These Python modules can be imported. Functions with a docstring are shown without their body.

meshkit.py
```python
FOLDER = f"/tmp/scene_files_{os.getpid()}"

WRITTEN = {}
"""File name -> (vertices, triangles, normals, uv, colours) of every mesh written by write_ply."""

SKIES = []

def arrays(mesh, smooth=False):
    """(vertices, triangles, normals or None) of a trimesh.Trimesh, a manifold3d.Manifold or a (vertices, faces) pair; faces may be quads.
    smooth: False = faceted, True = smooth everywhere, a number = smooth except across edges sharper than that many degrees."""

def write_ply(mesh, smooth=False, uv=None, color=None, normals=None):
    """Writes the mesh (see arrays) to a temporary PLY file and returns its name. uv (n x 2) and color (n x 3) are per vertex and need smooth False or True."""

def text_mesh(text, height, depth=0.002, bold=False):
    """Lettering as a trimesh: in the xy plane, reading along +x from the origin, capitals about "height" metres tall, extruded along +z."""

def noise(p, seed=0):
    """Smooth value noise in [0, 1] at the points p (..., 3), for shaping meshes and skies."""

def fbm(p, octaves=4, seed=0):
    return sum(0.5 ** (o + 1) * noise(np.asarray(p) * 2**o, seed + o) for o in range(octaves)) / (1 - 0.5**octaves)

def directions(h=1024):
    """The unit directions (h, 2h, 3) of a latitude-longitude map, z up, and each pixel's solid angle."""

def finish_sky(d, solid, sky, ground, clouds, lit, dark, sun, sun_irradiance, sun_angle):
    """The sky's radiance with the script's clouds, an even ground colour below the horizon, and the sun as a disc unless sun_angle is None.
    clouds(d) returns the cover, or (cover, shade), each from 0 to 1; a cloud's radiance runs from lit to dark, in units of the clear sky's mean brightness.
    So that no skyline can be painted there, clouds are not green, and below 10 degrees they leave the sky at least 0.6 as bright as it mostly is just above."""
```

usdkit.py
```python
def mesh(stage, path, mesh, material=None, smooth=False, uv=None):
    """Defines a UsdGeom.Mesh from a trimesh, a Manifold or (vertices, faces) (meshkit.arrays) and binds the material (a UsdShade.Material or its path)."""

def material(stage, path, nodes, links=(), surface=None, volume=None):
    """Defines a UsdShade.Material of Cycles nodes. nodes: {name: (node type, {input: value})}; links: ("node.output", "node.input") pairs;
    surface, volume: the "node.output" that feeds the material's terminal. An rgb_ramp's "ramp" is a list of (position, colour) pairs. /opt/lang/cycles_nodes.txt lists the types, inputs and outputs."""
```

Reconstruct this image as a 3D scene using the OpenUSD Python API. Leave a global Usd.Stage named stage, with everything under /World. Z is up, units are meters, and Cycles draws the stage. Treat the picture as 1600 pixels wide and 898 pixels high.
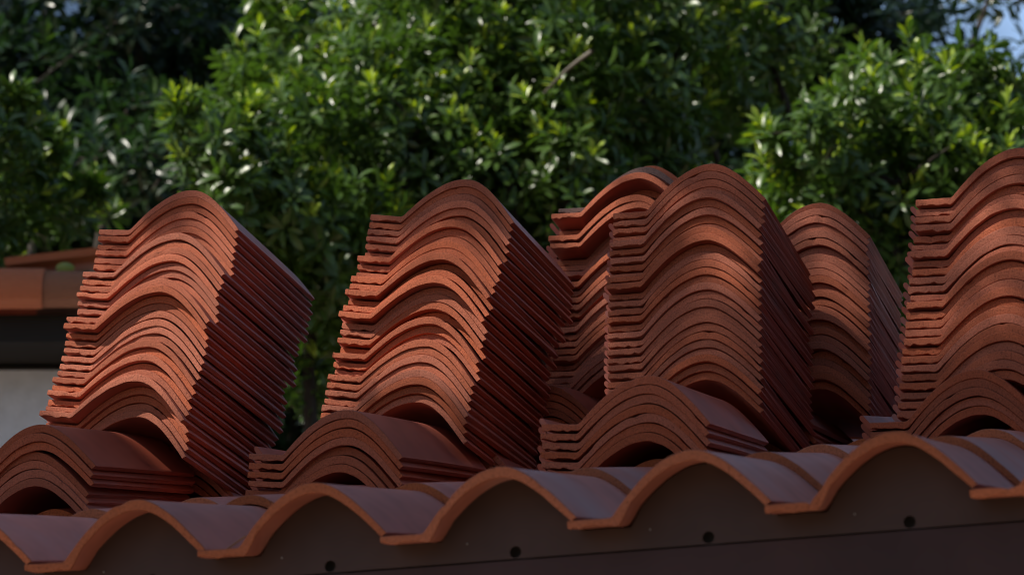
import math
import numpy as np
import trimesh
import usdkit
import meshkit
from pxr import Usd, UsdGeom, UsdLux, UsdShade, Gf, Sdf, Vt
from shapely.geometry import Polygon, Point
from shapely.ops import unary_union

stage = Usd.Stage.CreateInMemory()
UsdGeom.SetStageUpAxis(stage, UsdGeom.Tokens.z)
UsdGeom.SetStageMetersPerUnit(stage, 1.0)
stage.SetDefaultPrim(UsdGeom.Xform.Define(stage, '/World').GetPrim())

# ---------------------------------------------------------------- camera
CAM = np.array([2.0616, -3.8542, -0.9871])
YAW, PITCH, FPX = -0.32301, 0.31935, 4580.7          # focal length in pixels of a 1600 wide picture
FW = np.array([math.sin(YAW) * math.cos(PITCH), math.cos(YAW) * math.cos(PITCH), math.sin(PITCH)])
RT = np.array([math.cos(YAW), -math.sin(YAW), 0.0])
UP = np.cross(RT, FW)
cam = UsdGeom.Camera.Define(stage, '/World/camera')
cam.CreateHorizontalApertureAttr(36.0)
cam.CreateVerticalApertureAttr(36.0 * 574 / 1024)
cam.CreateFocalLengthAttr(FPX / 1600 * 36.0)
cam.CreateFStopAttr(6.0)
cam.CreateFocusDistanceAttr(5.62)
cam.CreateClippingRangeAttr(Gf.Vec2f(0.05, 3000))
cam.CreateExposureAttr(0.5)
M4 = np.eye(4); M4[0, :3], M4[1, :3], M4[2, :3], M4[3, :3] = RT, UP, -FW, CAM
cam.AddTransformOp().Set(Gf.Matrix4d(*M4.ravel().tolist()))

def at(px, py, z):
    """World point that lies z metres along the view axis behind pixel (px, py) of the photograph."""
    return CAM + z * (FW + RT * (px - 800) / FPX - UP * (py - 449) / FPX)

# ---------------------------------------------------------------- sky and sun
SUN_AZ, SUN_EL = math.radians(-137), math.radians(46)   # azimuth from +y towards +x
SUN = np.array([math.sin(SUN_AZ) * math.cos(SUN_EL), math.cos(SUN_AZ) * math.cos(SUN_EL), math.sin(SUN_EL)])
sky_mat = usdkit.material(stage, '/World/Looks/sky', {
    'sky': ('sky_texture', {'sky_type': 'single_scattering', 'sun_disc': False, 'sun_elevation': SUN_EL, 'sun_rotation': SUN_AZ}),
    'tc': ('texture_coordinate', {}),
    'mp': ('mapping', {'location': (0.3, 0.0, 0.0)}),
    'cl': ('noise_texture', {'scale': 5.0, 'detail': 5.0, 'roughness': 0.55}),
    'rp': ('rgb_ramp', {'ramp': [(0.0, (0, 0, 0)), (0.46, (0, 0, 0)), (0.66, (1, 1, 1)), (1.0, (1, 1, 1))]}),
    'mx': ('mix', {'color2': (6.5, 9.8, 15.5)}),
    'bg': ('background_shader', {'strength': 0.05})},
    [('tc.generated', 'mp.vector'), ('mp.vector', 'cl.vector'), ('cl.fac', 'rp.fac'), ('rp.color', 'mx.fac'), ('sky.color', 'mx.color1'), ('mx.color', 'bg.color')], surface='bg.background')
dome = UsdLux.DomeLight.Define(stage, '/World/sky')
UsdShade.MaterialBindingAPI.Apply(dome.GetPrim()).Bind(sky_mat)
dome.GetPrim().SetCustomDataByKey('kind', 'structure')
sun = UsdLux.DistantLight.Define(stage, '/World/sun')
sun.CreateNormalizeAttr(True)
sun.CreateIntensityAttr(1.25)
sun.CreateAngleAttr(0.53)
sun.CreateColorAttr(Gf.Vec3f(1.0, 0.93, 0.83))
zl = SUN; xl = np.cross([0, 0, 1], zl); xl /= np.linalg.norm(xl); yl = np.cross(zl, xl)
MS = np.eye(4); MS[0, :3], MS[1, :3], MS[2, :3] = xl, yl, zl
sun.AddTransformOp().Set(Gf.Matrix4d(*MS.ravel().tolist()))

# ---------------------------------------------------------------- helpers
rng = np.random.default_rng(7)
used = {}
def numbered(parent, name):
    k = used.get((parent, name), 0)
    used[(parent, name)] = k + 1
    return f'{parent}/{name}' if k == 0 else f'{parent}/{name}_{k:03d}'

def tag(prim, label=None, cat=None, group=None, kind=None):
    for k, v in (('label', label), ('category', cat), ('group', group), ('kind', kind)):
        if v:
            prim.SetCustomDataByKey(k, v)
    return prim

def thing(name, label=None, cat=None, group=None, kind=None, M=None):
    x = UsdGeom.Xform.Define(stage, numbered('/World', name))
    if M is not None:
        x.AddTransformOp().Set(Gf.Matrix4d(*np.asarray(M).ravel().tolist()))
    return tag(x.GetPrim(), label, cat, group, kind)

def part(parent, name, mesh, mat, smooth=35, M=None, label=None, kind=None):
    path = numbered(str(parent.GetPath()) if parent is not None else '/World', name)
    m = usdkit.mesh(stage, path, mesh, mat, smooth=smooth)
    if M is not None:
        m.AddTransformOp().Set(Gf.Matrix4d(*np.asarray(M).ravel().tolist()))
    return tag(m.GetPrim(), label, kind=kind)

def frame(yaw, tilt, roll):
    y, t, r = map(math.radians, (yaw, tilt, roll))
    ax = np.array([math.sin(y) * math.cos(t), math.cos(y) * math.cos(t), math.sin(t)])
    x = np.array([math.cos(y), -math.sin(y), 0.0]); n = np.cross(x, ax)
    return x * math.cos(r) + n * math.sin(r), ax, -x * math.sin(r) + n * math.cos(r)      # across, along, normal

def mat4(O, fr):
    M = np.eye(4); M[0, :3], M[1, :3], M[2, :3], M[3, :3] = fr[0], fr[1], fr[2], O
    return M

def box(c, s):
    b = trimesh.creation.box(s); b.apply_translation(c); return b

# ---------------------------------------------------------------- materials
def tile_material(name, body, face, sheen=(0.25, 0.17, 0.17), smoky=0.35, rough=0.5):
    nodes = {
        'tc': ('texture_coordinate', {}), 'oi': ('object_info', {}), 'geo': ('geometry', {}),
        'sep': ('separate_xyz', {}),
        # per-tile offset of the noise so that no two tiles show the same pattern
        'off': ('math', {'math_type': 'multiply', 'value2': 37.0}),
        'shift': ('combine_xyz', {}),
        'vec': ('vector_math', {'math_type': 'add'}),
        'n1': ('noise_texture', {'scale': 9.0, 'detail': 5.0, 'roughness': 0.6}),
        'n2': ('noise_texture', {'scale': 300.0, 'detail': 3.0, 'roughness': 0.75}),
        'n3': ('noise_texture', {'scale': 70.0, 'detail': 4.0, 'roughness': 0.65}),
        'flash': ('noise_texture', {'scale': 4.0, 'detail': 2.0}),
        'frp': ('rgb_ramp', {'ramp': [(0, (0, 0, 0)), (0.52, (0, 0, 0)), (0.72, (1, 1, 1)), (1, (1, 1, 1))]}),
        'fmul': ('math', {'math_type': 'multiply', 'value2': smoky}),
        'body': ('rgb_ramp', {'ramp': [(0.25, tuple(0.72 * x for x in body)), (0.5, body), (0.78, tuple(1.22 * x for x in body))]}),
        'smk': ('mix', {'color2': sheen}),
        'fc': ('rgb_ramp', {'ramp': [(0.30, tuple(0.38 * x for x in face)), (0.45, tuple(0.9 * x for x in face)), (0.72, tuple(1.3 * x for x in face))]}),
        'cut': ('math', {'math_type': 'less_than', 'value2': 0.0032}),
        'mixf': ('mix', {}),
        'val': ('map_range', {'from_min': 0.0, 'from_max': 1.0, 'to_min': 0.80, 'to_max': 1.14}),
        'hsv': ('hsv', {}), 'wn': ('white_noise_texture', {'dimensions': '1D'}), 'sat': ('map_range', {'from_min': 0.0, 'from_max': 1.0, 'to_min': 0.95, 'to_max': 1.06}), 'dust': ('noise_texture', {'scale': 38.0, 'detail': 6.0, 'roughness': 0.8}), 'drp': ('rgb_ramp', {'ramp': [(0, (0, 0, 0)), (0.60, (0, 0, 0)), (0.78, (0.35, 0.35, 0.35)), (1, (0.4, 0.4, 0.4))]}), 'dmx': ('mix', {'color2': (0.36, 0.24, 0.19)}),
        'rg': ('mix_float', {'a': rough, 'b': 0.9}),
        'hgt': ('mix_float', {'a': 0.06, 'b': 0.5}),
        'hm': ('math', {'math_type': 'multiply'}),
        'bmp': ('bump', {'strength': 0.9, 'distance': 0.0034}),
        'p': ('principled_bsdf', {'specular_ior_level': 0.30}),
    }
    links = [('tc.object', 'sep.vector'), ('oi.random', 'off.value1'), ('off.value', 'shift.x'), ('off.value', 'shift.z'),
             ('tc.object', 'vec.vector1'), ('shift.vector', 'vec.vector2'),
             ('vec.vector', 'n1.vector'), ('vec.vector', 'n2.vector'), ('vec.vector', 'n3.vector'), ('vec.vector', 'flash.vector'),
             ('n1.fac', 'body.fac'), ('flash.fac', 'frp.fac'), ('frp.color', 'fmul.value1'), ('fmul.value', 'smk.fac'), ('body.color', 'smk.color1'),
             ('n2.fac', 'fc.fac'), ('sep.y', 'cut.value1'), ('cut.value', 'mixf.fac'), ('smk.color', 'mixf.color1'), ('fc.color', 'mixf.color2'),
             ('oi.random', 'val.value'), ('val.result', 'hsv.value'), ('oi.random', 'wn.w'), ('wn.value', 'sat.value'), ('sat.result', 'hsv.saturation'), ('vec.vector', 'dust.vector'), ('dust.fac', 'drp.fac'), ('drp.color', 'dmx.fac'), ('mixf.color', 'dmx.color1'), ('dmx.color', 'hsv.color'), ('hsv.color', 'p.base_color'),
             ('cut.value', 'rg.fac'), ('rg.result', 'p.roughness'),
             ('cut.value', 'hgt.fac'), ('n2.fac', 'hm.value1'), ('hgt.result', 'hm.value2'), ('hm.value', 'bmp.height'), ('bmp.normal', 'p.normal')]
    return usdkit.material(stage, '/World/Looks/' + name, nodes, links, surface='p.BSDF')

TERRA = tile_material('terracotta', (0.35, 0.084, 0.050), (0.355, 0.104, 0.056))
TERRA_ROOF = tile_material('terracotta_roof', (0.50, 0.178, 0.135), (0.38, 0.122, 0.058), sheen=(0.42, 0.26, 0.25), smoky=0.75, rough=0.52)
TERRA_GREY = tile_material('terracotta_grey', (0.15, 0.10, 0.085), (0.16, 0.10, 0.085), smoky=0.2)

TERRA_SMOKED = tile_material('terracotta_smoked', (0.20, 0.15, 0.15), (0.3, 0.12, 0.06), sheen=(0.2, 0.2, 0.25), smoky=0.8, rough=0.4)

def plain(name, col, rough=0.6, spec=0.4, var=0.12, scale=14.0, bump=0.0, bscale=60.0, metallic=0.0):
    nodes = {'tc': ('texture_coordinate', {}), 'n': ('noise_texture', {'scale': scale, 'detail': 5.0, 'roughness': 0.6}),
             'r': ('rgb_ramp', {'ramp': [(0.25, tuple((1 - var) * x for x in col)), (0.75, tuple((1 + var) * x for x in col))]}),
             'p': ('principled_bsdf', {'roughness': rough, 'specular_ior_level': spec, 'metallic': metallic})}
    links = [('tc.object', 'n.vector'), ('n.fac', 'r.fac'), ('r.color', 'p.base_color')]
    if bump:
        nodes['b'] = ('noise_texture', {'scale': bscale, 'detail': 4.0})
        nodes['bm'] = ('bump', {'strength': 0.6, 'distance': bump})
        links += [('tc.object', 'b.vector'), ('b.fac', 'bm.height'), ('bm.normal', 'p.normal')]
    return usdkit.material(stage, '/World/Looks/' + name, nodes, links, surface='p.BSDF')

METAL = plain('brown_metal', (0.054, 0.034, 0.030), rough=0.6, spec=0.18, var=0.22, scale=9.0, bump=0.0006, bscale=7.0)
METAL2 = plain('brown_fascia', (0.042, 0.023, 0.023), rough=0.55, spec=0.18, var=0.22, scale=7.0, bump=0.0006, bscale=5.0)
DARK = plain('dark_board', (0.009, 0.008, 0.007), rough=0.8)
RENDER_WALL = plain('painted_render', (0.56, 0.61, 0.68), rough=0.85, bump=0.003, bscale=90)
DECK = plain('roof_felt', (0.03, 0.028, 0.027), rough=0.9)
BARK = plain('bark', (0.025, 0.019, 0.014), rough=0.9, var=0.4, scale=20, bump=0.01, bscale=40)
GROUND = plain('paved_ground', (0.27, 0.185, 0.12), rough=0.95, var=0.35, scale=1.5)
LIME = plain('lime_fruit', (0.20, 0.24, 0.05), rough=0.4)
DRYLEAF = plain('dry_leaf', (0.28, 0.13, 0.06), rough=0.7)
SCREW = plain('screw_zinc', (0.22, 0.21, 0.20), rough=0.4)

BARK_PALE = plain('bark_pale', (0.15, 0.135, 0.11), rough=0.9, var=0.3, scale=30)
BARK_DARK = plain('bark_shaded', (0.030, 0.024, 0.018), rough=0.95, var=0.4, scale=20, bump=0.01, bscale=40)

def leaf_material(name, dark, light, spec=0.5, rough=0.34):
    nodes = {'geo': ('geometry', {}), 'r': ('rgb_ramp', {'ramp': [(0.0, dark), (0.55, tuple(0.5 * (a + b) for a, b in zip(dark, light))), (0.93, light), (0.985, light), (1.0, (0.25, 0.10, 0.03))]}),
             'tr': ('hsv', {'saturation': 1.15, 'value': 1.7}),
             'p': ('principled_bsdf', {'roughness': rough, 'specular_ior_level': spec}), 't': ('translucent_bsdf', {}), 'm': ('mix_closure', {'fac': 0.28})}
    links = [('geo.random_per_island', 'r.fac'), ('r.color', 'p.base_color'), ('r.color', 'tr.color'), ('tr.color', 't.color'), ('p.BSDF', 'm.closure1'), ('t.BSDF', 'm.closure2')]
    return usdkit.material(stage, '/World/Looks/' + name, nodes, links, surface='m.closure')

LEAF = leaf_material('leaf_mature', (0.060, 0.112, 0.022), (0.29, 0.385, 0.070))
LEAF_NEW = leaf_material('leaf_young', (0.30, 0.40, 0.055), (0.48, 0.55, 0.10))
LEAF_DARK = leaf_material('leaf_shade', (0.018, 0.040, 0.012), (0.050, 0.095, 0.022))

# ---------------------------------------------------------------- the S-shaped roof tile
D = 0.285                                                        # spacing of the tile columns
PA, PXC, PH, PXR, PZR, PM1, PM2 = 0.066, 0.188, 0.0857, 0.2955, 0.0068, 1.284, 1.08
def hermite(x, x0, x1, y0, y1, m0, m1):
    t = (x - x0) / (x1 - x0); h = x1 - x0
    return (2*t**3-3*t**2+1)*y0 + (t**3-2*t**2+t)*h*m0 + (-2*t**3+3*t**2)*y1 + (t**3-t**2)*h*m1
def top_z(x):
    return np.where(x < PA, 0.0, np.where(x < PXC, hermite(x, PA, PXC, 0, PH, PM1, 0), hermite(x, PXC, PXR, PH, PZR, 0, -PM2)))
def depth_z(x):                                                  # vertical thickness: thin pan, thicker arch, thin right edge
    k = np.clip((x - 0.055) / 0.04, 0, 1); k = k * k * (3 - 2 * k)
    e = np.clip((PXR - x) / 0.03, 0, 1)
    return (0.0112 + 0.0040 * k) * (0.92 + 0.08 * e)

XS = np.unique(np.concatenate([[0, 0.0012], np.linspace(0.004, PA - 0.006, 9), PA + np.array([-0.004, -0.002, 0, 0.002, 0.005]),
                               np.linspace(PA + 0.009, PXR - 0.004, 34), [PXR - 0.0012, PXR]]))
_zt = top_z(XS)
_sm = np.array([np.mean(top_z(np.clip(x + np.linspace(-0.004, 0.004, 9), 0, PXR))) for x in XS])
ZT = np.where(np.abs(XS - PA) < 0.012, _sm, _zt)
XB = XS - 0.0062 * np.clip((XS - (PXR - 0.03)) / 0.03, 0, 1)            # the right edge is cut square to the curve
ZB = np.interp(XB, XS, ZT) - depth_z(XB)

def heel_z(x):                                                   # the eave tiles keep a square heel under the bend
    return np.interp(x, [0.0, 0.0755, 0.0775, 0.094], [-0.0114, -0.0122, -0.0108, float(np.interp(0.094, XS, ZB))])

def tile_mesh(seed, L=0.465, lip=True, x0=0.0, rough=1.0, arch=1.0, thick=1.0, heel=False):
    r = np.random.default_rng(seed)
    sel = XS >= x0 - 1e-9
    xs, zt, zb, xb = XS[sel], ZT[sel], ZT[sel] - (ZT[sel] - ZB[sel]) * thick, XB[sel]
    n = len(xs); b = 0.0009
    def nz(f, s, amp):
        return amp * (2 * meshkit.fbm(np.stack([xs * f + r.uniform(0, 99), np.full(n, s), np.zeros(n)], 1), 3, int(r.integers(1, 999))) - 1)
    pan = np.clip((PA + 0.004 - xs) / 0.012, 0, 1)
    wob = nz(60, 1.0, 0.0009 * rough) + pan * nz(110, 2.0, 0.0034 * rough)          # torn underside of the pan at the butt end
    wot = nz(70, 3.0, 0.0005 * rough)
    fy = nz(45, 4.0, 0.0009 * rough)
    if r.random() < 0.30:                                            # a chipped edge here and there
        for _ in range(int(r.integers(1, 3))):
            g_ = np.exp(-((xs - r.uniform(0, PXR)) / r.uniform(0.003, 0.008)) ** 2)
            fy = fy + 0.0020 * g_ * r.uniform(0.5, 1.2); wot = wot - 0.0028 * g_
    mids = np.array([0.03, 0.12, 0.25, 0.38])
    V, K = [], None
    rings = [('t', b, 0)] + [('t', m, 0) for m in mids] + [('t', L - b, 0), ('t', L, -b), ('b', L, b), ('b', L - b, 0)] + [('b', m, 0) for m in mids[::-1]] + [('b', 0.012, 0), ('b', b, 0), ('b', 0, b), ('m', -0.0003, 0), ('t', 0, -b)]
    sag = r.normal(0, 0.0007); tw = r.normal(0, 0.0022)
    P = np.empty((n, len(rings), 3))
    for k, (which, y, dz) in enumerate(rings):
        z = zt if which == 't' else zb if which == 'b' else (zt + zb) / 2
        if heel and which == 'b' and y < 0.05:
            z = np.where((xs > PA - 0.004) & (xs < 0.094), heel_z(xs), z)
        near = max(0.0, 1 - y / 0.02)
        zz = z + dz + (wob * near if which == 'b' else wot * near if which == 't' else 0.4 * wob)
        u = 2 * y / L - 1
        zz = zz * arch + sag * (1 - u * u) + tw * u * (xs - 0.15)
        P[:, k] = np.stack([xb if which == 'b' else xs if which == 't' else (xs + xb) / 2, np.full(n, y) + (fy if y < 0.001 else 0), zz], 1)
    K = len(rings)
    # the long edges: pull the outermost section in a little so that they catch light
    for i0, i1 in ((0, 1), (n - 1, n - 2)):
        c = P[i1, :, 2].mean()
        P[i0, :, 2] += (np.sign(c - P[i0, :, 2])) * 0.0007
    V = P.reshape(-1, 3)
    i, k = np.meshgrid(np.arange(n - 1), np.arange(K), indexing='ij')
    a = i * K + k; bb = i * K + (k + 1) % K; c_ = (i + 1) * K + (k + 1) % K; d_ = (i + 1) * K + k
    F = np.concatenate([np.stack([a, bb, c_], -1).reshape(-1, 3), np.stack([a, c_, d_], -1).reshape(-1, 3)])
    caps = []
    for base, flip in ((0, False), ((n - 1) * K, True)):
        top = [base + t for t in range(0, 7)]                  # matching top and bottom points of the section
        bot = [base + 15 - 0] + [base + 14 - 1 - t for t in range(0, 6)]
        ring = np.arange(K) + base
        c0 = len(V); V = np.vstack([V, V[ring].mean(0)])
        nxt = np.roll(ring, -1)
        caps.append(np.stack([np.full(K, c0), nxt, ring] if not flip else [np.full(K, c0), ring, nxt], -1))
    F = np.concatenate([F] + caps)
    meshes = [trimesh.Trimesh(V, F[:, ::-1], process=False)]
    if lip and x0 == 0.0:
        y0 = 0.100 + r.normal(0, 0.002)
        sec = Polygon([(0.004, -0.0104), (0.004, -0.0008), (-0.0120, -0.0022), (-0.0230, 0.0105), (-0.0285, 0.0165), (-0.0325, 0.0165), (-0.0345, 0.0135), (-0.0335, 0.0085), (-0.0200, -0.0072), (-0.0150, -0.0112)])
        e = trimesh.creation.extrude_polygon(sec, L - 0.0006 - y0)
        v = e.vertices.copy()
        y = v[:, 2] + y0; u = 2 * y / L - 1
        e.vertices = np.stack([v[:, 0], y, v[:, 1] * arch + sag * (1 - u * u) + tw * u * (v[:, 0] - 0.15)], 1)
        e.faces = e.faces[:, ::-1]
        e.fix_normals()
        meshes.append(e)
    return trimesh.util.concatenate(meshes)

# ---------------------------------------------------------------- the house whose roof is being tiled
RP = math.radians(16.094)
RX, RA, RN = np.array([1.0, 0, 0]), np.array([0, math.cos(RP), math.sin(RP)]), np.array([0, -math.sin(RP), math.cos(RP)])
EXPO, DROP = 0.4314, -0.0157
def roof(x, v, w):
    return x * RX + v * RA + w * RN
house = thing('house', 'house in front with red clay tile roof and dark brown metal eave', 'house')
for ci in range(7):
    for i in range(-5, 8):
        fall = 4.0 if ci == 0 else 1.95
        t = RP - math.radians(fall)
        fr = frame(0 + rng.normal(0, 0.25), math.degrees(t), rng.normal(0, 0.3))
        O = roof(i * D + rng.normal(0, 0.0012), ci * EXPO + rng.normal(0, 0.002), (0 if ci == 0 else DROP) + rng.normal(0, 0.0006))
        part(house, 'roof_tile', tile_mesh(1000 + ci * 40 + i, L=0.455, lip=False, rough=1.25, arch=1.0, heel=(ci == 0)), TERRA_ROOF, M=mat4(O, fr))
# eave closure: a sheet of dark metal cut to the arches, with one round hole under each crest
xs = np.linspace(-5 * D, 8 * D + 0.01, 900)
loc = np.mod(xs + 1e-6, D)
und = np.where((loc > PA - 0.004) & (loc < 0.094), heel_z(loc), np.interp(loc, XB, ZB)) 
und2 = np.interp(loc + D, XB, ZB, right=-1)
edge = np.maximum(np.where(loc < PXR, und, -1), np.where(loc + D <= PXR, und2, -1))
# closure stands in the vertical plane y = 0.045
Yc = 0.055
prof = [(x, w * 1.022 + Yc * math.tan(RP - math.radians(4.0)) - 0.001) for x, w in zip(xs, edge)]
seam = -0.0341
poly = Polygon([(xs[0], seam)] + prof + [(xs[-1], seam)]).buffer(0)
holes = [(0.4718 + k * 0.28647, -0.0245) for k in range(-5, 6)]
poly = poly.difference(unary_union([Point(x + 0.0, z).buffer(0.0086, 12) for x, z in holes]))
def standing(poly, y0, y1):
    e = trimesh.creation.extrude_polygon(poly, y1 - y0)
    v = e.vertices.copy(); e.vertices = np.stack([v[:, 0], y0 + v[:, 2], v[:, 1]], 1); e.fix_normals(); return e
part(house, 'eave_closure', standing(poly, Yc, Yc + 0.0015), METAL, smooth=False)
part(house, 'closure_lining', standing(Polygon([(xs[0], -0.06)] + [(x, z - 0.006) for x, z in prof] + [(xs[-1], -0.06)]).buffer(0), Yc + 0.02, Yc + 0.03), DECK, smooth=False)
part(house, 'fascia', box(((xs[0] + xs[-1]) / 2, Yc + 0.012, seam - 0.0022 - 0.14), (xs[-1] - xs[0], 0.020, 0.28)), METAL2, smooth=False)
for k, (x, z) in enumerate([(0.395, -0.0065), (0.685, -0.0072), (0.96, -0.0068), (1.255, -0.0075), (0.105, -0.007), (1.54, -0.007)]):
    s = trimesh.creation.cylinder(0.0013, 0.002, sections=12); s.apply_transform(trimesh.transformations.rotation_matrix(math.pi / 2, (1, 0, 0))); s.apply_translation((x, Yc - 0.001, z))
    part(house, 'rivet', s, SCREW)
# deck under the tiles, far slope and the wall below
dk = Polygon([(0.06, -0.06), (7 * EXPO * math.cos(RP) - 0.05, 7 * EXPO * math.sin(RP) - 0.085), (7 * EXPO * math.cos(RP) + 2.6, -0.2), (0.06, -0.2)])
e = trimesh.creation.extrude_polygon(dk, 13 * D)
v = e.vertices.copy(); e.vertices = np.stack([v[:, 2] - 5 * D, v[:, 0], v[:, 1]], 1); e.fix_normals()
part(house, 'roof_deck', e, DECK, smooth=False)
part(house, 'wall', box((1.5 * D, 3.0, -1.42), (12 * D, 4.8, 2.4)), RENDER_WALL, smooth=False)

# ---------------------------------------------------------------- loose tiles stacked on the roof
ORD = ['topmost', 'second', 'third', 'fourth', 'fifth', 'sixth', 'seventh', 'eighth', 'ninth', 'tenth', 'eleventh', 'twelfth', 'thirteenth', 'fourteenth', 'fifteenth', 'sixteenth', 'seventeenth', 'eighteenth', 'nineteenth', 'twentieth', 'twenty-first', 'twenty-second', 'twenty-third', 'twenty-fourth', 'twenty-fifth', 'twenty-sixth', 'twenty-seventh', 'twenty-eighth', 'twenty-ninth', 'thirtieth', 'thirty-first', 'thirty-second', 'thirty-third', 'thirty-fourth']
LT = 0.4637
tile_count = [0]
def stack(where, group, T, ang, step, s, l, seed, special=None, droll=0.0):
    fr = frame(*ang); r = np.random.default_rng(seed); n = len(s)
    for k in range(n):
        tile_count[0] += 1
        O = np.array(T) - k * step * fr[2] + s[k] * fr[1] + l[k] * fr[0] + r.normal(0, 0.0003) * fr[2]
        f2 = frame(ang[0] + r.normal(0, 0.45), ang[1] + r.normal(0, 0.10), ang[2] + droll * k / n + r.normal(0, 0.10))
        kw, mat, look = dict(L=LT + r.normal(0, 0.0015), thick=step / 0.0159), TERRA, 'red clay tile'
        if special and k in special:
            mat = special[k].get('mat', TERRA); look = special[k].get('look', look); kw.update(special[k].get('kw', {}))
        place = 'topmost' if k == 0 else ORD[k] + ' from top' if k < n - 1 else 'lowest'
        prim = part(None, 'clay_tile', tile_mesh(seed * 100 + k, **kw), mat, M=mat4(O, f2))
        tag(prim, f'{look}, {place}, {where}', 'roof tile', group)

S1 = [0.004, 0.0, 0.007, -0.001, 0.002, -0.003, 0.001, -0.051, -0.047, -0.054, -0.06, -0.051, -0.047, -0.043, -0.093, -0.101, -0.082, -0.081, -0.081, -0.082, -0.078, -0.077, -0.091, -0.086, -0.103, -0.091, -0.097, -0.121, -0.085, -0.08, -0.078, -0.088]
L1 = [0.002, 0.004, 0.003, 0.004, 0.003, 0.005, 0.005, 0.007, 0.007, 0.007, 0.005, 0.006, 0.006, 0.006, 0.007, 0.007, 0.006, 0.006, 0.006, 0.004, 0.001, -0.002, -0.004, -0.004, -0.005, -0.006, -0.006, -0.006, -0.006, -0.006, -0.006, -0.006]
S2 = [-0.002, 0.002, -0.003, -0.01, -0.006, 0.003, -0.033, -0.023, -0.021, -0.051, -0.052, -0.069, -0.048, -0.065, -0.074, -0.05, -0.056, -0.055, -0.035, -0.064, -0.053, -0.045, -0.074, -0.071, -0.074, -0.07, -0.083, -0.083, -0.076, -0.07]
L2 = [0.001, 0.0, 0.001, 0.003, 0.003, 0.001, 0.001, 0.0, 0.0, 0.002, 0.003, 0.002, 0.004, 0.002, -0.001, 0.0, 0.001, -0.002, 0.0, -0.003, -0.002, 0.0, -0.001, -0.001, -0.001, -0.001, 0.001, 0.002, 0.001, 0.001]
S3 = [-0.001, -0.002, 0.001, 0.004, -0.019, -0.01, -0.012, -0.009, -0.005, -0.035, -0.043, -0.022, -0.027, -0.029, -0.029, -0.021, -0.027, -0.023, -0.025, -0.02, -0.025, -0.021, -0.018, -0.02, -0.014, -0.026, -0.02, -0.012]
L3 = [0.001, 0.001, 0.0, 0.0, -0.001, -0.003, -0.001, -0.003, -0.003, 0.0, 0.001, 0.0, 0.0, 0.0, -0.001, -0.002, -0.001, -0.001, -0.002, -0.003, -0.001, -0.001, -0.002, -0.002, -0.002, -0.003, -0.003, -0.003]
S4 = [-0.005, 0.003, -0.007, -0.013, -0.001, -0.005, -0.031, -0.019, -0.03, -0.037, -0.041, -0.041, -0.063, -0.056, -0.059, -0.066, -0.075, -0.068, -0.084, -0.087, -0.088, -0.1, -0.094, -0.1, -0.102, -0.095]
L4 = [0.005, 0.004, 0.004, 0.006, 0.001, -0.001, 0.002, 0.004, 0.006, 0.002, 0.001, 0.006, 0.004, 0.002, 0.002, 0.003, 0.003, -0.001, 0.001, 0.001, 0.003, 0.002, 0.002, 0.0, -0.001, -0.001]
g_tall = 'clay tiles in the tall leaning stacks'
g_low = 'clay tiles in the low flat stacks'
g_back = 'clay tiles in the half-hidden stacks behind'
stack('tall leaning stack furthest left', g_tall, [-0.4618, 1.0913, 0.9511], (-3.87, 0.29, -6.18), 0.0150, S1, L1, 1, droll=-3.0)
stack('tall leaning stack left of centre', g_tall, [0.0734, 1.2101, 0.9611], (-2.29, 1.87, -9.76), 0.0156, S2, L2, 2)
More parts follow.
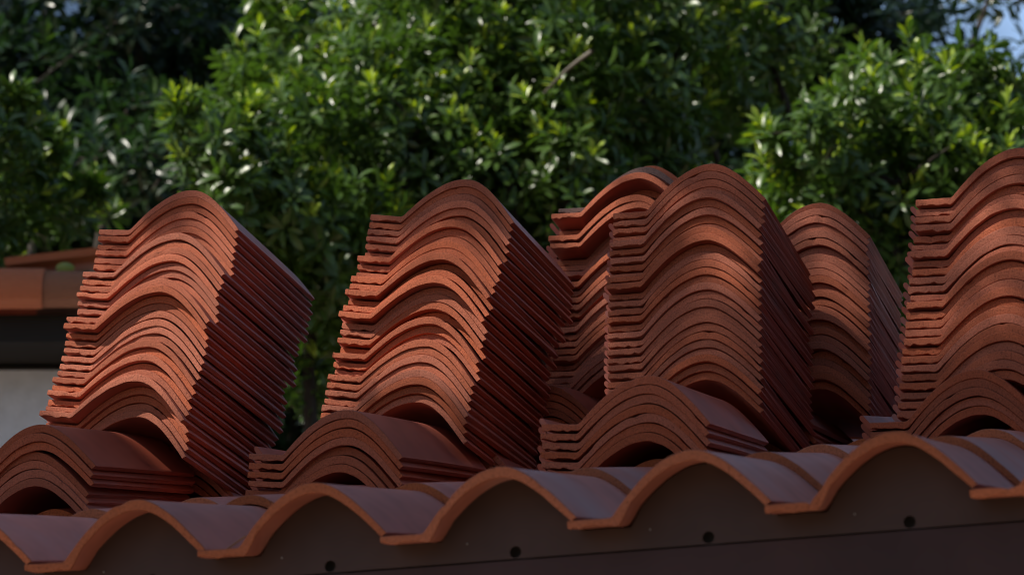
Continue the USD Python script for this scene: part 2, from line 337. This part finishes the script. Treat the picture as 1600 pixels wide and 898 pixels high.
stack('tall upright stack right of centre', g_tall, [0.5743, 1.194, 0.8991], (-1.4, -0.08, -1.1), 0.0154, S3, L3, 3)
stack('tall stack at the right edge', g_tall, [1.1599, 1.1503, 0.8442], (2.5, 3.5, -4.0), 0.0172, S4, L4, 4)
def jit(seed, n, a):
    return np.random.default_rng(seed).normal(0, a, n).tolist()
stack('low stack at the left edge', g_low, [-0.5596, 0.7299, 0.364], (-1.0, 12.34, -1.85), 0.0160, [0, 0, 0.004, 0.012, 0.014, 0.004, 0.006], [0, -0.003, -0.005, -0.018, -0.018, -0.012, -0.014], 5)
stack('low stack left of centre', g_low, [-0.0132, 0.8493, 0.3899], (-0.64, 11.34, -7.04), 0.0160, [0, 0, 0, 0.004, 0.014, 0.012, 0.012], [0, 0.001, 0, 0.001, -0.008, -0.01, -0.012], 6)
stack('low stack before the upright tall one', g_low, [0.5748, 0.7474, 0.367], (-1.08, 10.64, -5.72), 0.0160, [0, 0, 0.004, 0, 0.002, 0.003, 0.003], [0, -0.001, 0.001, 0, 0.002, 0.001, 0], 7)
stack('low stack at the right edge', g_low, [1.0834, 1.0471, 0.4028], (-1.13, 14.7, -2.12), 0.0162, [0, 0.003, 0.002, 0.01, 0.012], [0, 0.0, 0.001, 0.002, 0.004], 8)
stack('rear stack right of the upright one', g_back, [0.6609, 1.7417, 1.0037], (-3.01, 2.5, -1.62), 0.0158, (np.array(jit(90, 25, 0.006)) - np.linspace(0, 0.012, 25)).tolist(), jit(91, 25, 0.0012), 9, droll=-1.5)
s6 = [0.03, 0.0, 0.012, -0.055, 0.01, 0.0, -0.05, -0.045, 0.02, 0.012, 0.0, 0.02] + jit(92, 17, 0.008)
stack('rear stack left of the upright one', g_back, [0.268, 1.8315, 1.179], (-1.5, -1.5, -3.2), 0.0160, s6, (np.array(jit(93, 29, 0.002)) - np.linspace(0, 0.016, 29)).tolist(), 10,
      {0: dict(kw=dict(x0=PA + 0.012), look='red clay tile cut to its arch'), 1: dict(mat=TERRA_GREY, look='grey weathered clay tile')})
stack('rear low stack left of the upright one', g_back, roof(0.095, 1.80, 0.150), (-1.5, 12.5, -2.0), 0.0160, [0, 0.004, 0.006, 0.004, 0.008, 0.003, 0.006, 0.002], jit(94, 8, 0.002), 11)
stack('rear low stack by the right edge', g_back, roof(0.555, 1.74, 0.10), (-1.5, 9.5, -1.0), 0.0160, [0, 0.004, 0.002, 0.004, 0.0], jit(95, 5, 0.002), 12)

stack('hidden low stack under the leftmost tall one', g_back, roof(-0.53, 1.34, 0.070), (-2.0, 9.0, -2.0), 0.0160, [0, 0.004, 0.002, 0.006], jit(96, 4, 0.002), 13)
stack('hidden low stack under the tall one left of centre', g_back, roof(0.03, 1.42, 0.065), (-2.0, 9.0, -3.0), 0.0160, [0, 0.004, 0.002, 0.006], jit(97, 4, 0.002), 14)

# a dry leaf caught in the pan of the roof tile
tw = trimesh.creation.cylinder(0.0014, 0.055, sections=8)
tw.apply_transform(trimesh.transformations.rotation_matrix(1.15, (0.35, 1, 0)))
tg = part(None, 'dry_twig', tw, DRYLEAF, M=mat4(roof(0.318, 0.055, 0.004), (RX, RA, RN)))
tag(tg, 'small dry twig lying in a roof tile trough near the left eave', 'twig')

# ---------------------------------------------------------------- neighbouring house at the far left
ZN = 11.0
nb = thing('neighbour_house', 'neighbouring house at the left edge with clay tile eave, dark fascia and pale wall', 'house')
A = at(-420, 455, ZN); B = at(170, 455, ZN)
ex = B - A; ex[2] = 0; ln = np.linalg.norm(ex); ex /= ln
ey = np.array([-ex[1], ex[0], 0.0])
fr_n = (ex, ey, np.array([0, 0, 1.0]))
def half_barrel(r0, r1, L, th=0.014, n=24, a0=-0.75):
    ang = np.linspace(a0, math.pi - a0, n)
    pts = []
    for rad0, rad1, flip in ((r0, r1, 0), (r0 - th, r1 - th, 1)):
        pass
    V = []; 
    for x, r_ in ((0, r0), (L, r1)):
        V += [(x, -math.cos(a) * r_, math.sin(a) * r_) for a in ang] + [(x, -math.cos(a) * (r_ - th), math.sin(a) * (r_ - th)) for a in ang]
    V = np.array(V); F = []
    m = 2 * n
    for k in range(n - 1):
        F += [(k, k + 1, m + k + 1), (k, m + k + 1, m + k), (n + k, m + n + k + 1, n + k + 1), (n + k, m + n + k, m + n + k + 1),
              (k, n + k, n + k + 1), (k, n + k + 1, k + 1), (m + k, m + n + k + 1, m + n + k), (m + k, m + k + 1, m + n + k + 1)]
    for k in (0, n - 1):
        F += [(k, m + k, m + n + k), (k, m + n + k, n + k)]
    t = trimesh.Trimesh(V, F, process=False); t.fix_normals(); return t
px2m = ZN / FPX
def npt(px, py, dy=0.0):
    P = at(px, py, ZN); t = (A - P) @ ey / 1.0
    d = P - CAM; k = ((A - CAM) @ ey) / (d @ ey); return CAM + d * k + ey * dy
def npt2(px, py, dy):
    d = at(px, py, ZN) - CAM; k = ((A + ey * dy - CAM) @ ey) / (d @ ey); return CAM + d * k
R0 = 0.104
for k, px in enumerate((-290, -115, 60)):
    O = npt(px, 492)
    part(nb, 'verge_tile', half_barrel(R0 + 0.006, R0 + 0.002, 0.455), TERRA_ROOF, M=mat4(O - ex * 0.43 + np.array([0, 0, 0.072]), fr_n))
O = npt(60, 492)
part(nb, 'verge_tile', half_barrel(R0 - 0.006, R0 - 0.012, 0.455), TERRA_SMOKED, M=mat4(O - ex * 0.02 + np.array([0, 0, 0.072]), fr_n))
z0 = npt(60, 492)[2]; zf = npt2(60, 577, 0.41)[2]; zw = npt(60, 700)[2]
def nbox(name, pxa, pxb, za, zb, y0, y1, mat):
    a, b_ = npt(pxa, 492), npt(pxb, 492)
    xa, xb = (a - A) @ ex, (b_ - A) @ ex
    part(nb, name, box(((xa + xb) / 2, (y0 + y1) / 2, (za + zb) / 2 - A[2]), (xb - xa, y1 - y0, zb - za)), mat, smooth=False, M=mat4(A, fr_n))
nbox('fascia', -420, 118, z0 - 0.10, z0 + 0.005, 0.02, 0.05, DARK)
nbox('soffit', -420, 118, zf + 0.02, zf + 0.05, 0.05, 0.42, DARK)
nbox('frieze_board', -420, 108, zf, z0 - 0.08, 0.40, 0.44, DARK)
nbox('wall', -420, 112, zw - 4.0, zf + 0.01, 0.42, 3.5, RENDER_WALL)
# its tiled slope rising behind the verge
P0 = npt2(25, 413, 0.30); P1 = npt2(146, 399, 0.30)
sl = trimesh.creation.box((0.36, 0.16, 0.030))
dx = P1 - P0; axx = dx / np.linalg.norm(dx); axn = np.cross(axx, ey); 
part(nb, 'sloping_trim', sl, TERRA_ROOF, smooth=False, M=mat4((P0 + P1) / 2 + axn * 0.0 - np.array([0, 0, 0.012]), (axx, ey, axn if axn[2] > 0 else -axn)))
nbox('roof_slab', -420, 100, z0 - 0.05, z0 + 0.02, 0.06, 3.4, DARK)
lime = trimesh.creation.icosphere(2, 0.028); lime.apply_scale((1.3, 1.0, 0.8))
lp = part(None, 'green_fruit', lime, LIME, M=mat4(npt2(102, 419, 0.20), fr_n))
tag(lp, 'yellow-green fruit lying on the tiles of the neighbouring roof', 'fruit')

# ---------------------------------------------------------------- ground
g = trimesh.creation.box((600, 600, 0.5)); g.apply_translation((0, 100, -2.62 - 0.25))
tag(part(None, 'ground', g, GROUND, smooth=False), None, kind='structure')

# ---------------------------------------------------------------- trees
def leaf_arrays(n, r, P, axis, radial, length, width, droop):
    """n narrow leaves as 6-triangle folded blades: base points P, direction radial, up vector axis."""
    d = radial / np.linalg.norm(radial, axis=1, keepdims=True)
    side = np.cross(d, axis); side /= np.maximum(np.linalg.norm(side, axis=1, keepdims=True), 1e-9)
    up = np.cross(side, d)
    L, W = length[:, None], width[:, None]
    dr = droop[:, None]
    base = P
    m1 = P + d * L * 0.40 + up * L * (0.03 - 0.10 * dr)
    m2 = P + d * L * 0.74 + up * L * (0.01 - 0.30 * dr)
    tip = P + d * L * 0.98 + up * L * (-0.02 - 0.55 * dr)
    e1a, e1b = m1 + side * W * 0.40 + up * W * 0.16, m1 - side * W * 0.40 + up * W * 0.16
    e2a, e2b = m2 + side * W * 0.48 + up * W * 0.12, m2 - side * W * 0.48 + up * W * 0.12
    V = np.stack([base, e1a, m1, e1b, e2a, m2, e2b, tip], 1).reshape(-1, 3)
    f = np.array([[0, 1, 2], [0, 2, 3], [1, 4, 5], [1, 5, 2], [2, 5, 6], [2, 6, 3], [4, 7, 5], [5, 7, 6]])
    F = (np.arange(n)[:, None, None] * 8 + f[None]).reshape(-1, 3)
    return V, F

def whorls(r, C, ax, leaves=10, size=0.10, young=False):
    """leaf whorls at shoot tips C with shoot axes ax"""
    m = len(C)
    nl = leaves
    ax = ax / np.linalg.norm(ax, axis=1, keepdims=True)
    ref = np.where(np.abs(ax[:, 2:3]) > 0.9, [[1.0, 0, 0]], [[0, 0, 1.0]])
    u = np.cross(ax, ref); u /= np.linalg.norm(u, axis=1, keepdims=True); w = np.cross(ax, u)
    ph = np.arange(nl) * 2.39996 + r.uniform(0, 6.28, (m, 1)) + r.normal(0, 0.2, (m, nl))
    lift = (np.linspace(-0.15, 1.0, nl) if not young else np.linspace(0.45, 1.5, nl))[None] + r.normal(0, 0.16, (m, nl))
    rad = (np.cos(ph)[..., None] * u[:, None] + np.sin(ph)[..., None] * w[:, None]) * np.cos(lift)[..., None] + ax[:, None] * np.sin(lift)[..., None]
    base = C[:, None] - ax[:, None] * (size * 0.45 * (1 - np.linspace(0, 1, nl)))[None, :, None] + rad * 0.006
    ln = size * r.uniform(0.72, 1.12, (m, nl)); wd = ln * r.uniform(0.24, 0.33, (m, nl))
    dr = np.clip(r.normal(0.35, 0.25, (m, nl)), -0.1, 1.1) * (0.4 if young else 1)
    N = m * nl
    return leaf_arrays(N, r, base.reshape(-1, 3), np.repeat(ax, nl, 0), rad.reshape(-1, 3), ln.ravel(), wd.ravel(), dr.ravel())

def clump_points(r, c, rad, n, fill=0.35):
    q = r.normal(size=(n, 3)); q /= np.linalg.norm(q, axis=1, keepdims=True)
    rr = 1 - fill * r.random(n) ** 1.5
    lump = 0.55 + 0.9 * meshkit.fbm(q * 2.2 + r.uniform(0, 50), 3, int(r.integers(1, 99)))
    P = c + q * rad * (rr * lump)[:, None]
    ax = q * 0.8 + np.array([0, 0, 0.55]) + r.normal(0, 0.25, (n, 3))
    return P, ax

def merge(parts):
    V = np.concatenate([p[0] for p in parts]); off = np.cumsum([0] + [len(p[0]) for p in parts[:-1]])
    F = np.concatenate([p[1] + o for p, o in zip(parts, off)])
    return V, F

def limb(r, a, b, r0, r1, n=7, bend=0.12):
    a, b = np.array(a, float), np.array(b, float); L = np.linalg.norm(b - a)
    t = np.linspace(0, 1, n)[:, None]
    k = r.normal(0, bend * L, 3) * np.array([1, 1, 0.3])
    path = a + (b - a) * t + k * np.sin(t * math.pi)
    V, F, m = [], [], 8
    for j in range(n):
        d = path[min(j + 1, n - 1)] - path[max(j - 1, 0)]; d /= np.linalg.norm(d)
        u = np.cross(d, [0.3, 0.9, 0.2]); u /= np.linalg.norm(u); w = np.cross(d, u)
        rad = r0 + (r1 - r0) * j / (n - 1)
        for q in range(m):
            th = 2 * math.pi * q / m
            V.append(path[j] + (u * math.cos(th) + w * math.sin(th)) * rad * (1 + 0.12 * math.sin(3 * th + j)))
    for j in range(n - 1):
        for q in range(m):
            a_, b_ = j * m + q, j * m + (q + 1) % m
            F += [(a_, b_, b_ + m), (a_, b_ + m, a_ + m)]
    return np.array(V), np.array(F)

def tree(name, label, clumps, base, seed, size=0.094, dens=1.0, mats=(LEAF, LEAF_NEW), young=0.42, trunk=0.11, fill=0.5, limbs=True):
    """clumps: (px, py, depth, rx, ry, rz metres across / along view / up)"""
    r = np.random.default_rng(seed)
    o = thing(name, label, 'tree')
    old, new, wood = [], [], []
    top = np.mean([at(c[0], c[1], c[2]) for c in clumps if np.ndim(c[0]) == 0], 0)
    base = np.array(base, float)
    fork = base + (top - base) * 0.45
    part(o, 'trunk', limb(r, base, fork + [0, 0, 0.3], trunk, trunk * 0.7, bend=0.03), BARK_DARK, smooth=True)
    loose = []
    for (px, py, dep, rx, ry, rz) in clumps:                         # smaller side shoots break up the outline of each clump
        if np.ndim(px) == 0 and name != 'dark_tree':
            for q in range(3):
                d = r.normal(size=3); d /= np.linalg.norm(d); d[2] = abs(d[2]) * 0.8
                f_ = r.uniform(0.28, 0.45)
                loose.append((at(px, py, dep) + d * np.array([rx, ry, rz]) * r.uniform(0.9, 1.2), 0, 0, rx * f_, ry * f_, rz * f_ * 1.2))
    for (px, py, dep, rx, ry, rz) in list(clumps) + loose:
        c = at(px, py, dep) if np.ndim(px) == 0 else np.array(px)
        rad = np.array([rx, ry, rz])
        area = (rx * ry * rz) ** (2 / 3)
        n = max(10, int(dens * 560 * area / (size / 0.1) ** 2))
        P, ax = clump_points(r, c, rad, n, fill)
        ny = r.random(n) < young * np.clip(0.55 + 0.9 * (P[:, 2] - c[2]) / rz, 0.05, 1.6)
        if (~ny).any(): old.append(whorls(r, P[~ny], ax[~ny], 10, size))
        if ny.any():
            old.append(whorls(r, P[ny] - ax[ny] / np.linalg.norm(ax[ny], axis=1, keepdims=True) * size * 0.25, ax[ny], 7, size))
            new.append(whorls(r, P[ny], ax[ny] + [0, 0, 0.3], 6, size * 0.78, young=True))
        if limbs and np.ndim(px) == 0:
            wood.append(limb(r, fork + r.normal(0, 0.08, 3), c, trunk * 0.45, 0.012))
            for q in r.choice(n, min(n, 6), replace=False):
                wood.append(limb(r, c, P[q], 0.010, 0.003, n=4))
    if wood: part(o, 'branches', merge(wood), BARK, smooth=True)
    part(o, 'crown', merge(old), mats[0], smooth=True, kind='stuff')
    if new: part(o, 'young_leaves', merge(new), mats[1], smooth=True, kind='stuff')
    return o

GZ = -2.62
def under(px, dep):
    P = at(px, 449, dep); return (P[0], P[1], GZ)
r0 = np.random.default_rng(31)
def fillc(x0, x1, y0, y1, d0, d1, n, s0, s1, seed):
    r = np.random.default_rng(seed); out = []
    for k in range(n):
        s = r.uniform(s0, s1)
        out.append((r.uniform(x0, x1), r.uniform(y0, y1), r.uniform(d0, d1), s * r.uniform(0.9, 1.25), s, s * r.uniform(0.7, 1.0)))
    return out
# nearest: the bright broad tree in the middle
tree('evergreen_tree', 'bright green whorl-leaved tree filling the middle behind the stacks', [
    (620, 60, 12.2, .42, .4, .34), (760, 30, 12.0, .45, .4, .36), (900, 40, 12.3, .42, .4, .34), (1050, 40, 12.4, .40, .4, .36), (1180, 30, 12.8, .34, .4, .3),
    (700, 170, 11.8, .44, .4, .36), (850, 160, 11.9, .42, .4, .36), (1010, 150, 12.2, .38, .4, .34), (640, 250, 11.7, .36, .36, .34),
    (760, 290, 11.8, .42, .4, .34), (880, 280, 11.8, .36, .36, .34), (1000, 250, 12.2, .34, .36, .32), (1130, 120, 12.8, .34, .4, .34), (560, 190, 12.3, .34, .4, .3),
    (800, 380, 12.0, .4, .4, .3), (640, 370, 12.0, .36, .4, .3), (930, 380, 12.2, .4, .4, .3)], under(830, 14.2), 21, dens=1.0)
tree('leafy_shrub', 'bright bushy tree with pale shoot tips above the leftmost stack', [
    (330, 220, 11.0, .17, .2, .18), (420, 270, 11.2, .24, .25, .22), (350, 330, 11.0, .22, .25, .2), (480, 210, 11.6, .26, .3, .22), (470, 340, 11.2, .28, .3, .24),
    (430, 120, 12.4, .26, .3, .2), (440, 20, 12.6, .22, .3, .14), (540, 420, 11.4, .26, .3, .26), (400, 440, 11.4, .25, .3, .25), (480, 560, 11.6, .26, .3, .26)], under(470, 13.4), 22, dens=1.05, trunk=0.07, limbs=False)
tree('evergreen_tree', 'bright green tree standing behind the right hand stacks', [
    (1420, 130, 11.4, .26, .28, .20), (1360, 200, 11.2, .28, .3, .2), (1470, 200, 11.3, .3, .3, .24), (1290, 260, 11.0, .24, .28, .18), (1400, 290, 11.0, .3, .3, .24),
    (1520, 270, 11.2, .3, .3, .24), (1575, 225, 11.6, .22, .3, .18), (1330, 350, 11.1, .3, .3, .22), (1440, 380, 11.1, .3, .3, .24), (1240, 330, 11.4, .24, .3, .2), (1380, 440, 11.3, .3, .3, .24), (1560, 360, 11.5, .3, .3, .3)],
    under(1420, 13.2), 23, dens=1.05, trunk=0.08)
tree('leafy_shrub', 'small sprig-topped shrub at the far left edge', [
    (20, 210, 11.6, .18, .2, .16), (-20, 290, 11.6, .24, .25, .2), (60, 230, 11.9, .12, .15, .1), (40, 330, 12.0, .22, .25, .18), (110, 330, 12.2, .2, .22, .14), (-60, 380, 11.8, .3, .3, .24)], under(-60, 13.4), 24, dens=0.9, trunk=0.05, limbs=False)
stick = limb(np.random.default_rng(5), at(925, 80, 11.0), at(850, 146, 11.4), 0.008, 0.004, n=6, bend=0.02)
part(stage.GetPrimAtPath('/World/evergreen_tree'), 'bare_branch', stick, BARK_PALE, smooth=True, label='pale bare branch')
# dark trees further back
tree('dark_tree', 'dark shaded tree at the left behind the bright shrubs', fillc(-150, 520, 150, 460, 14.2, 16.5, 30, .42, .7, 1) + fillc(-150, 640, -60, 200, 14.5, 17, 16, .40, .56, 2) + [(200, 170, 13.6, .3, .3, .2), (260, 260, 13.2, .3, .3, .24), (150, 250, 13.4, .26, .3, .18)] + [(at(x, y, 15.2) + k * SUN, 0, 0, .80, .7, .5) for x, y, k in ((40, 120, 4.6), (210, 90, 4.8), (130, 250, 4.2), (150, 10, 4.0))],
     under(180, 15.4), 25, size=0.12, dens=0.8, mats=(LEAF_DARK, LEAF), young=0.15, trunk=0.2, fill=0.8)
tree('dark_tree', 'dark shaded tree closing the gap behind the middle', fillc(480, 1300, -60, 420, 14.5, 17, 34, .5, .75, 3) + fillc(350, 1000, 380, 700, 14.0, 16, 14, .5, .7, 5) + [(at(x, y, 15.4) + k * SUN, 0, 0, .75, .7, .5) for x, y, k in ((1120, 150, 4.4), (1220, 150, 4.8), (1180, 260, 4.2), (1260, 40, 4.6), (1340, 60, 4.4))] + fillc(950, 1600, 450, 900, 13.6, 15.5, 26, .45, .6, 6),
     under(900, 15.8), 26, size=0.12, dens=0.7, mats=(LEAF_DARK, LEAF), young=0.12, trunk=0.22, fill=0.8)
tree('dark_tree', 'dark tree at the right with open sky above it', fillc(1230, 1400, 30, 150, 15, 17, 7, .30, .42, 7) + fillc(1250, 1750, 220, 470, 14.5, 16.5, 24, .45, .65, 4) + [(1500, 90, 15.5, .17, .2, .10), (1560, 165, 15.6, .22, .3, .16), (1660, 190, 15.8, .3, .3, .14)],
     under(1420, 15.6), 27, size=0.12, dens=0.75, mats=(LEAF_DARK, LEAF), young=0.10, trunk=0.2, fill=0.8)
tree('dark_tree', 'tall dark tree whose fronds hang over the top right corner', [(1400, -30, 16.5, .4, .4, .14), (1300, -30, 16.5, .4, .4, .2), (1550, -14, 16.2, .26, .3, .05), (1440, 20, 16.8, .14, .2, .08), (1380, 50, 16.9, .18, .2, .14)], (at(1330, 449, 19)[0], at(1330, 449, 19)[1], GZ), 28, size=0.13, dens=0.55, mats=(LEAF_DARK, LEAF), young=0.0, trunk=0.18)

# the row of trees goes on past the right edge of the picture and shades the house from that side
def side_tree(name, label, x, y, seed, zc=0.78, spread=(0.8, 1.0, 1.3), cr=0.7, nc=26):
    r = np.random.default_rng(seed)
    o = thing(name, label, 'tree')
    part(o, 'trunk', limb(r, (x, y, GZ), (x, y, zc - 0.2), 0.18, 0.11, bend=0.03), BARK, smooth=True)
    P = []; A_ = []
    for k in range(nc):
        c = np.array([x, y, zc]) + r.normal(0, 1, 3) * spread
        p, a = clump_points(r, c, np.array([cr, cr, cr * 0.85]), 70, 0.8); P.append(p); A_.append(a)
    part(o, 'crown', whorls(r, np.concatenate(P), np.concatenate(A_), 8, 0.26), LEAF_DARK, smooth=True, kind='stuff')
for k, (x, y, what) in enumerate([(4.6, 1.2, 'nearest to the roof'), (5.2, 4.6, 'in the corner of the yard'), (4.8, -2.2, 'furthest forward'), (4.3, 3.0, 'between the roof and the yard corner')]):
    side_tree('dark_tree', 'dark leafy tree beyond the right edge, ' + what, x, y, 60 + k)

# a tree stands before the house at the left; its crown keeps most of the roof in shade, and the sun comes through its gaps onto the tall stacks
WINDOWS = [(1.06, -0.60, 0.02, 0.35, 1.08, 0.0), (1.18, -0.04, 0.42, 0.43, 0.80, 0.02), (1.18, -0.04, 0.40, 0.80, 1.10, 0.20),
           (1.18, 0.53, 0.90, 0.44, 1.00, 0.13), (1.12, 1.08, 1.60, 0.40, 0.98, 0.13),
           (1.80, 0.25, 1.00, 0.62, 1.25, 0.18)]
def shade_tree():
    r = np.random.default_rng(77)
    o = thing('shade_tree', 'leafy tree standing before the house beyond the left edge', 'tree')
    C = np.array([0.55, 0.9, 0.35]) + 7.6 * SUN
    part(o, 'trunk', limb(r, (C[0] - 1.2, C[1] + 0.2, GZ), (C[0] - 0.4, C[1], C[2] - 0.6), 0.16, 0.08, bend=0.02), BARK, smooth=True)
    n = 9000
    q = r.normal(size=(n, 3)); q /= np.linalg.norm(q, axis=1, keepdims=True)
    P = C + q * (r.random(n) ** (1 / 3))[:, None] * np.array([2.7, 2.3, 1.7])
    keep = np.ones(n)
    for (y0, x0, x1, z0, z1, k) in WINDOWS:
        t = (y0 - P[:, 1]) / SUN[1]
        X, Z = P[:, 0] + t * SUN[0], P[:, 2] + t * SUN[2]
        m = 0.05
        keep = np.where((X > x0 - m) & (X < x1 + m) & (Z > z0 - m * 0.4) & (Z < z1 + m), np.minimum(keep, k), keep)
    sel = r.random(n) < keep
    part(o, 'crown', whorls(r, P[sel], q[sel] + [0, 0, 0.5], 7, 0.13), LEAF, smooth=True, kind='stuff')
shade_tree()

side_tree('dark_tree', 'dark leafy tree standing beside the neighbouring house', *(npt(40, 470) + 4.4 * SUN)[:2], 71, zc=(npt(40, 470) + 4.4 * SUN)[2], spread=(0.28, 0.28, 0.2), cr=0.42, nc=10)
